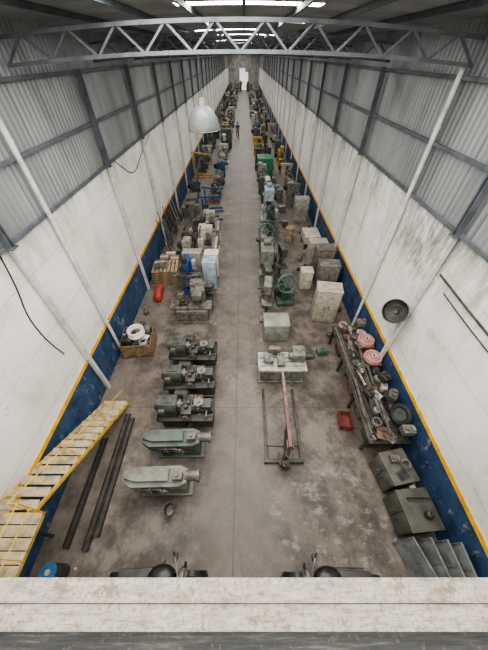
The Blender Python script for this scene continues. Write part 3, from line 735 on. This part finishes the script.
M().cyl((.05,0.01,-.03),(-.03,-.01,.02),.17,n=20).build('wheel_rim',DGREEN,r)
def pcrate(loc,rz,mat,label):
    r=thing('plastic_crate',label,'crate',loc,rz,'plastic crates')
    M().box((0,0,.02),(.5,.36,.03)).build('crate_bottom',mat,r)
    for sy in(-1,1):
        m_=M()
        for z in(.08,.16,.24): m_.box((0,sy*.17,z),(.5,.02,.035))
        for x in(-.24,-.12,0,.12,.24): m_.box((x,sy*.17,.14),(.02,.018,.26))
        m_.build('side_panel',mat,r)
    for sx_ in(-1,1):
        m_=M()
        for z in(.08,.16,.24): m_.box((sx_*.24,0,z),(.02,.34,.035))
        for y in(-.08,.08): m_.box((sx_*.24,y,.14),(.018,.02,.26))
        m_.build('end_panel',mat,r)
    return r
pcrate((3.12,3.5,0),1.45,paint('dull_crate_red',(.16,.03,.025),.6),'dull red plastic crate on the floor by the workbench')
cabinet((3.88,2.02,0),-PI/2+.18,.74,.66,.8,OLIVE,'olive-grey steel cabinet with worn top',2)
cabinet((3.96,1.12,0),-PI/2+.08,.78,.72,.85,OLIVE2,'dark olive steel cabinet with two doors',2)
for k,(dx_,dy_,kd) in enumerate([(-.1,.14,'block'),(.15,.02,'coil'),(.0,-.2,'plate')]):
    o=scrap(kd,(3.9+dx_,2.02+dy_,.812),k*.2,random.choice(SM),'wall',.8); o['label']='used part lying on top of the olive cabinet'
for k,(dx_,dy_,kd) in enumerate([(.05,.18,'angle'),(.1,-.12,'can')]):
    o=scrap(kd,(3.98+dx_,1.12+dy_,.862),k*.2,random.choice(SM),'wall',.8); o['label']='used part lying on top of the dark cabinet'
for k,(x,y,h_,rz) in enumerate([(3.62,.22,.8,.3),(3.82,.20,.95,.12),(4.02,.16,1.08,.05),(4.20,.12,1.15,0)]):
    w2=.8
    o=M().box((0,0,h_/2),(.018,w2,h_),bev=.003).box((-.015,-w2/2+.006,h_/2),(.05,.012,h_)).box((-.015,w2/2-.006,h_/2),(.05,.012,h_)).box((-.01,0,h_),(.045,w2,.012)).box((-.012,0,h_/2),(.03,.02,h_-.02)).build('sheet_metal_panel',SHEET,loc=(x,y,0.01),rot=(0,.17,rz))
    tag(o,'folded grey sheet metal panel leaning at the wall','metal panel','leaning sheet metal panels')
for k in range(9):
    o=M().box((0,0,.03),(.14+.05*random.random(),.11,.06),bev=.004).box((0,.01,.065),(.1,.08,.01)).build('paper_pack',PAPER,loc=(4.46+random.uniform(-.02,.02),.95+k*.19,.0),rot=(0,0,random.uniform(-.4,.4)))
    tag(o,'crumpled white paper pack on the floor by the blue wall','paper','papers by the wall')
for k,y in enumerate([7.1,7.2,7.3]): scrap(['block','motor','coil'][k],(3.5+.38*k,y,0),k*.3,random.choice(SM),'wall')
for k in range(4): scrap(random.choice(['gear','motor','block','can']),(4.2,8.6+k*.32,0),random.uniform(0,6),random.choice(SM),'wall',.8)
for (x,y) in [(3.1,11.2),(3.1,12.0),(3.1,12.8),(4.2,13.3),(3.5,13.3),(4.2,15.5),(3.7,15.9),(4.2,16.7),(3.2,15.6)]:
    scrap(random.choice(kinds),(x,y,0),random.uniform(0,6),random.choice(SM+[CARD]),'wall',1.2)
for (x,y) in [(-4.3,7.7),(-4.3,8.4),(-3.8,13.5),(-3.7,14.8),(-3.8,15.5),(-3.9,16.6)]:
    scrap(random.choice(kinds),(x,y,0),PI/2,random.choice(SM+[CARD]),'wall',1.0)

r=thing('wall_ventilator','deep dark round ventilator drum on an arm by the white wall','ventilator',(4.15,5.25,3.1))
dr=(-.62,-.5,.5); q=rotto(dr)
M().rev([(.0,-.40),(.20,-.40),(.29,-.36),(.32,-.10),(.345,.06),(.32,.06),(.30,-.10),(.24,-.14),(.0,-.16)],(0,0,0),dr,30).build('drum_housing',IRON,r)
M().torus((q@Vector((0,0,.055))),.333,.014,dr,30,6).torus((q@Vector((0,0,-.20))),.312,.012,dr,30,6).build('rim',GREY,r)
M().torus((q@Vector((0,0,-.06))),.18,.012,dr,30,6).build('inner_ring',DGREEN,r)
M().cyl(q@Vector((0,0,-.17)),q@Vector((0,0,-.02)),.07,.05,16).build('hub',DGREEN,r)
M().cyl(q@Vector((0,0,-.30)),(.35,0,-.02),.03,n=8).build('mounting_arm',DSTEEL,r)

# ------------------------------------------------------------ stairs
r=thing('staircase','yellow steel staircase with tan treads and landing by blue wall','staircase',(-4.2,0,0))
n=14; y_b,y_t=4.2,.85; ztp=2.28
for k in range(n):
    y=y_b-(k+.5)*(y_b-y_t)/n; z=(k+1)*ztp/n-.03
    M().box((.02,y,z-.02),(.77,.16,.028),bev=.004).build('tread',TREAD,r)
ang=math.atan2(ztp,y_b-y_t); ln=math.hypot(ztp,y_b-y_t)
for x in(-.38,.42):
    M().box((x,(y_b+y_t)/2,ztp/2-.02),(.02,ln,.10),(-ang,0,0),bev=.004).build('stringer',YEL2,r)
M().tube([(.44,y_b,.02),(.44,y_b,.75),(.44,y_t,ztp+.75)],.012,10).build('handrail',YEL2,r)
for t in(.33,.66,1.0):
    y=y_b+(y_t-y_b)*t; z=ztp*t
    M().cyl((.44,y,z),(.44,y,z+.75),.010,n=8).build('post',YEL2,r)
for k in range(8):
    M().box((.10,.76-k*.175,ztp-.03),(.98,.16,.03),bev=.005).build('landing_plank',TREAD,r)
for x in(-.38,.58): M().box((x,.13,ztp-.06),(.02,1.42,.08)).build('landing_beam',YELD,r)
M().box((.10,.84,ztp-.06),(.98,.02,.08)).build('landing_beam',YELD,r)
for z in(.4,.75): M().tube([(.44,.85,ztp+z),(.59,.85,ztp+z),(.59,-.5,ztp+z)],.010,8).build('landing_rail',YEL2,r)
for y in(.85,.2,-.5): M().cyl((.59,y,ztp-.05),(.59,y,ztp+.75),.010,n=8).build('post',YEL2,r)
M().box((-.35,-.5,ztp/2-.06),(.06,.06,ztp-.12)).build('support_post',DSTEEL,r)
M().box((-.35,.72,ztp/2-.06),(.06,.06,ztp-.12)).build('support_post',DSTEEL,r)
for k,(x,ya,yb,mt) in enumerate([(-3.66,.45,3.75,DSTEEL),(-3.50,.7,3.6,DSTEEL),(-4.12,.5,3.0,IRON)]):
    o=M().box((0,0,.05),(.13,yb-ya,.02)).box((-.06,0,.06),(.014,yb-ya,.12)).box((.06,0,.06),(.014,yb-ya,.12)).build('channel_beam',mt,loc=(x,(ya+yb)/2,0))
    tag(o,'long dark rusty steel channel beam lying on the floor','beam','channel beams on the floor')
r=thing('drum','dark drum with a blue round lid beside the stairs','drum',(-4.02,.08,0))
M().rev([(0,.01),(.15,.01),(.16,.03),(.15,.2),(.16,.22),(.15,.4),(.16,.42),(.15,.6),(0,.6)],n=24).build('drum_body',DSTEEL,r)
M().cyl((0,0,.6),(0,0,.63),.165,n=24).build('lid',BLUEL,r)
M().cyl((0,0,.63),(0,0,.65),.05,n=18).build('lid_cap',LGREY,r)

# ------------------------------------------------------------ high-bay lamp
r=thing('high_bay_lamp','large round grey glass high-bay lamp hanging from the roof truss','lamp',(-.90,7.3,6.80))
M().rev([(.35,0),(.36,.02),(.355,.08),(.32,.20),(.24,.34),(.13,.43),(.11,.43),(.22,.32),(.30,.19),(.335,.07),(.34,.02)],n=32,closed=True).build('lamp_shade',GLASSY,r)
M().torus((0,0,.01),.35,.012,n=32,m=6).build('rim',STEEL,r)
M().cyl((0,0,.42),(0,0,.55),.08,.06,18).build('ballast_housing',GREY,r)
M().ball((0,0,.22),.08,(1,1,1.4)).build('bulb',LGREY,r)
M().cyl((0,0,.54),(0,.06,1.22),.008,n=6).build('cord',BLACK,r)

# ------------------------------------------------------------ motorcycles
def moto(loc,rz,label):
    r=thing('motorcycle',label,'motorcycle',loc,rz,'parked motorcycles')
    for x in(-.65,.65):
        w=M().torus((0,0,0),.25,.06,(0,1,0),30,10).build('tyre',BLACK,r,loc=(x,0,.31))
        m_=M().torus((0,0,0),.20,.014,(0,1,0),24,6).cyl((0,-.06,0),(0,.06,0),.05,n=12)
        for k in range(8):
            a=k*PI/4; m_.cyl((0,0,0),(.2*math.cos(a),0,.2*math.sin(a)),.007,n=5)
        m_.build('rim',CHROME,w)
    M().ball((.12,0,.82),.22,(1.35,.95,.7),18).build('fuel_tank',BLKP,r)
    M().box((-.38,0,.84),(.70,.32,.12),(0,.06,0),bev=.05).build('seat',IRON,r)
    M().box((-.76,0,.82),(.3,.24,.1),(0,-.3,0),bev=.03).build('tail',BLKP,r)
    M().box((.05,0,.45),(.36,.26,.3),bev=.05).cyl((.12,0,.55),(.22,0,.72),.1,n=14).build('engine',DSTEEL,r)
    M().tube([(.5,0,.85),(.1,0,.62),(-.3,0,.65),(-.65,0,.305)],.025,8).tube([(.05,0,.3),(-.3,0,.32),(-.65,.0,.305)],.025,8).build('frame',BLKP,r)
    for y in(-.08,.08): M().cyl((.65,y,.305),(.46,y,.95),.022,n=10).build('fork',CHROME,r)
    M().tube([(.34,-.36,.97),(.42,-.2,1.02),(.47,0,.98),(.42,.2,1.02),(.34,.36,.97)],.016,8).build('handlebar',CHROME,r)
    for y in(-.33,.33):
        M().cyl((.37,y*.9,.99),(.34,y*1.12,.97),.022,n=8).build('grip',BLACK,r)
        M().cyl((.42,y*.6,1.02),(.45,y*.85,1.10),.007,n=6).ball((.45,y*.9,1.11),.055,(.3,1.1,.7),12).build('mirror',BLKP,r)
    M().ball((.56,0,.9),.13,(.8,1.2,1),14).build('headlamp',STEEL,r)
    M().prism([(-.16,.82),(.16,.82),(.22,.95),(.12,1.06),(-.12,1.06),(-.22,.95)],'x',.58,.61).build('front_cowl',BLKP,r)
    M().rev([(.31,-.08),(.345,0),(.31,.08)],(0,0,0),(0,1,0),30).build('front_fender',BLKP,r,loc=(.65,0,.345))
    M().cyl((-.0,-.16,.3),(-.75,-.18,.36),.04,.05,12).build('exhaust',DSTEEL,r)
    M().cyl((-.05,.1,.3),(-.02,.3,.01),.012,n=6).build('kickstand',DSTEEL,r)
    return r
moto((-1.75,.0,0),.04,'black motorcycle parked beneath the balcony beam')
moto((1.78,-.03,0),PI-.05,'black motorcycle with handlebar turned, parked beneath the balcony beam')

# ------------------------------------------------------------ person
def skin(name,verts,edges,radii,mat,par,root=0):
    me=bpy.data.meshes.new(name); me.from_pydata(verts,edges,[]); me.materials.append(mat)
    o=bpy.data.objects.new(name,me); COL.objects.link(o); o.parent=par
    md=o.modifiers.new('skin','SKIN')
    for i,rv in enumerate(radii):
        me.skin_vertices[0].data[i].radius=(rv,rv)
    me.skin_vertices[0].data[root].use_root=True
    md.use_smooth_shade=True
    s=o.modifiers.new('sub','SUBSURF'); s.levels=1; s.render_levels=2
    return o
p=thing('person','person in dark shirt and dark trousers walking along the aisle','person',(-.85,43,0),PI)
vb=[(0,0,.95),(0,0,1.15),(0,-.01,1.35),(0,-.01,1.48),(0,-.02,1.56),(0,-.03,1.66),(0,-.02,1.74),
 (-.1,0,.9),(-.11,-.12,.5),(-.11,-.16,.09),(-.11,-.27,.04),(.1,0,.9),(.11,.06,.5),(.11,.22,.12),(.11,.13,.04),
 (-.19,0,1.42),(-.24,.06,1.14),(-.24,-.05,.9),(-.24,-.09,.82),(.19,0,1.42),(.24,-.05,1.14),(.24,-.17,.93),(.24,-.21,.86)]
eb=[(0,1),(1,2),(2,3),(3,4),(4,5),(5,6),(0,7),(7,8),(8,9),(9,10),(0,11),(11,12),(12,13),(13,14),(2,15),(15,16),(16,17),(17,18),(2,19),(19,20),(20,21),(21,22)]
rb=[.13,.12,.14,.06,.055,.09,.07,.085,.06,.04,.035,.085,.06,.04,.035,.06,.042,.032,.03,.06,.042,.032,.03]
skin('body',vb,eb,rb,SKIN,p)
skin('trousers',[(0,0,.98),(0,0,.9),(-.1,0,.86),(-.11,-.12,.5),(-.11,-.16,.12),(.1,0,.86),(.11,.06,.5),(.11,.22,.15)],[(0,1),(1,2),(2,3),(3,4),(1,5),(5,6),(6,7)],[.145,.14,.105,.08,.065,.105,.08,.065],DENIM,p)
skin('shirt',[(0,0,.98),(0,0,1.15),(0,-.01,1.35),(0,-.01,1.46),(-.2,0,1.42),(-.24,.05,1.18),(.2,0,1.42),(.24,-.04,1.18)],[(0,1),(1,2),(2,3),(2,4),(4,5),(2,6),(6,7)],[.15,.15,.165,.08,.075,.06,.075,.06],SHIRT,p)
M().ball((0,0,1.71),.10,(.95,1.05,.85),14).build('hair',HAIR,p)
for x,y,z in((-.11,-.2,.045),(.11,.17,.06)): M().box((x,y,z),(.1,.28,.09),bev=.03).build('shoe',BLACK,p)
M().box((0,-.135,1.63),(.025,.03,.04),bev=.01).build('nose',SKIN,p)

# ------------------------------------------------------------ distant rows
lt=lathe((-3.85,22.6,0),PI/2,GREEN,'green lathe standing lengthwise in the row',1.8,group='lathes')
mm=mill((1.65,15.8,0),0,GREEN,'green milling machine in the row','milling machines')
cabinet((1.9,27.2,0),0,1.35,1.6,1.6,VGREEN,'large vivid green steel container box',2,name='steel_container')
cb=cabinet((3.8,17.8,0),0,.9,.6,1.5,LGREY,'light grey steel cabinet near the wall',2,group='grey cabinets')
temps=[(tl,DGREEN,'turret lathe',1.7,.9),(g,BROWNG,'surface grinder',1.45,1.1),(lt,GREEN,'lathe',1.85,.95),(mm,GREEN,'milling machine',1.4,1.1),(d1,DGREEN,'pillar drill',.55,1.0),(pr,GREY,'press',1.1,1.1),(bs,GREEN,'wheel machine',1.0,.9),(cb,LGREY,'steel cabinet',1.0,.75),(bg_,BROWNG,'planing machine',1.8,1.0),(lt,GREEN,'lathe',1.85,.95),(mm,GREEN,'milling machine',1.4,1.1)]
cols=[(GREEN,'green'),(DGREEN,'dark green'),(GREY,'grey'),(LGREY,'light grey'),(OLIVE,'olive'),(BEIGE,'beige'),(LBLUE,'pale blue'),(BLUE,'blue'),(BROWNG,'brown-grey'),(CREAM,'cream'),(VGREEN,'vivid green'),(YELD,'yellow')]
wts=[5,2,5,5,2,3,2,1,3,2,1,.5]
rows=[(-2.1,20.8,104,0),(-3.85,24.0,104,1),(1.65,17.2,104,2),(3.65,19.4,104,3)]
for x,ya,yb,ri in rows:
    y=ya
    while y<yb:
        t,mc,nm,lx,ly=random.choice(temps); cc,cn=random.choices(cols,wts)[0]
        if lx>1.2 or ri in(1,3) and lx>ly: rz={1:-PI/2,3:PI/2}.get(ri,random.choice([PI/2,-PI/2])); ey=lx
        else: rz=random.choice([0,PI]); ey=ly
        sc=random.uniform(1.0,1.15) if y<35 else random.uniform(1.1,1.3)
        if ri in(1,3): sc=min(sc,1.02)
        ey*=sc
        if ri==2 and 26.2<y+ey and y<28.3: y=28.4
        if ri==1 and 25.8<y+ey and y<28.0: y=28.1
        dup(t,(x+random.uniform(-.06,.06),y+ey/2,0),rz+random.uniform(-.03,.03),(mc,cc),'%s %s standing in the long row'%(cn,nm),'machines in the long rows',sc)
        y+=ey+random.choice([.25,.5,.9,1.6]) if ri in(0,2) else ey+random.choice([.5,1.0,2.0,3.2])
for k,(x,y) in enumerate([(-1.0,106.5),(1.0,107.5)]):
    t=[pr,mm][k]; dup(t,(x,y,0),0,None,'machine parked before the far doorway','machines in the long rows',1.1)
for k in range(30):
    y=15.0+k*2.1+random.uniform(-.2,.2); x=2.72+random.uniform(-.05,.05)
    cc=random.choice([CARD,OLIVE,BROWNG,WOOD,GREY,GREY,BEIGE,RUST])
    if 26<y<28.5: continue
    if k%3==0:
        r=thing('oil_drum','steel oil drum standing between the machines','drum',(x,y,0),0,'oil drums')
        M().rev([(0,.01),(.25,.01),(.26,.03),(.25,.28),(.265,.3),(.25,.32),(.25,.58),(.265,.6),(.25,.62),(.25,.87),(.26,.88),(.24,.87),(0,.86)],n=20).build('drum_body',cc,r)
        M().cyl((.14,0,.86),(.14,0,.885),.03,n=10).build('bung',STEEL,r)
    else:
        cbox((x,y,0),random.uniform(-.2,.2),(random.uniform(.35,.5),random.uniform(.35,.5),random.uniform(.25,.55)),cc,'storage box standing between the machines','storage_box','box','boxes between the machines')
r=thing('covered_bench','bench covered with a pale sheet by the wall','bench',(3.9,14.4,0))
M().box((0,0,.8),(.9,1.2,.06),bev=.02).box((-.44,0,.6),(.02,1.2,.4)).box((0,-.6,.6),(.9,.02,.4)).build('cover_sheet',CREAM,r)
for x in(-.38,.38):
    for y in(-.5,.5): M().box((x,y,.39),(.06,.06,.78)).build('leg',DSTEEL,r)

# ------------------------------------------------------------ camera, light
cam=bpy.data.cameras.new('camera'); co=bpy.data.objects.new('camera',cam); COL.objects.link(co)
cam.sensor_fit='VERTICAL'; cam.sensor_height=24; cam.lens=24*262/650; cam.clip_start=.05; cam.clip_end=400
co.location=(0,0,H); co.rotation_euler=(math.radians(44),0,0)
S.camera=co
try: S.view_settings.look='AgX - Medium High Contrast'
except Exception: pass
w=bpy.data.worlds.new('overcast'); S.world=w; w.use_nodes=True
bg=w.node_tree.nodes['Background']; bg.inputs[0].default_value=(.98,.97,.95,1); bg.inputs[1].default_value=1.0
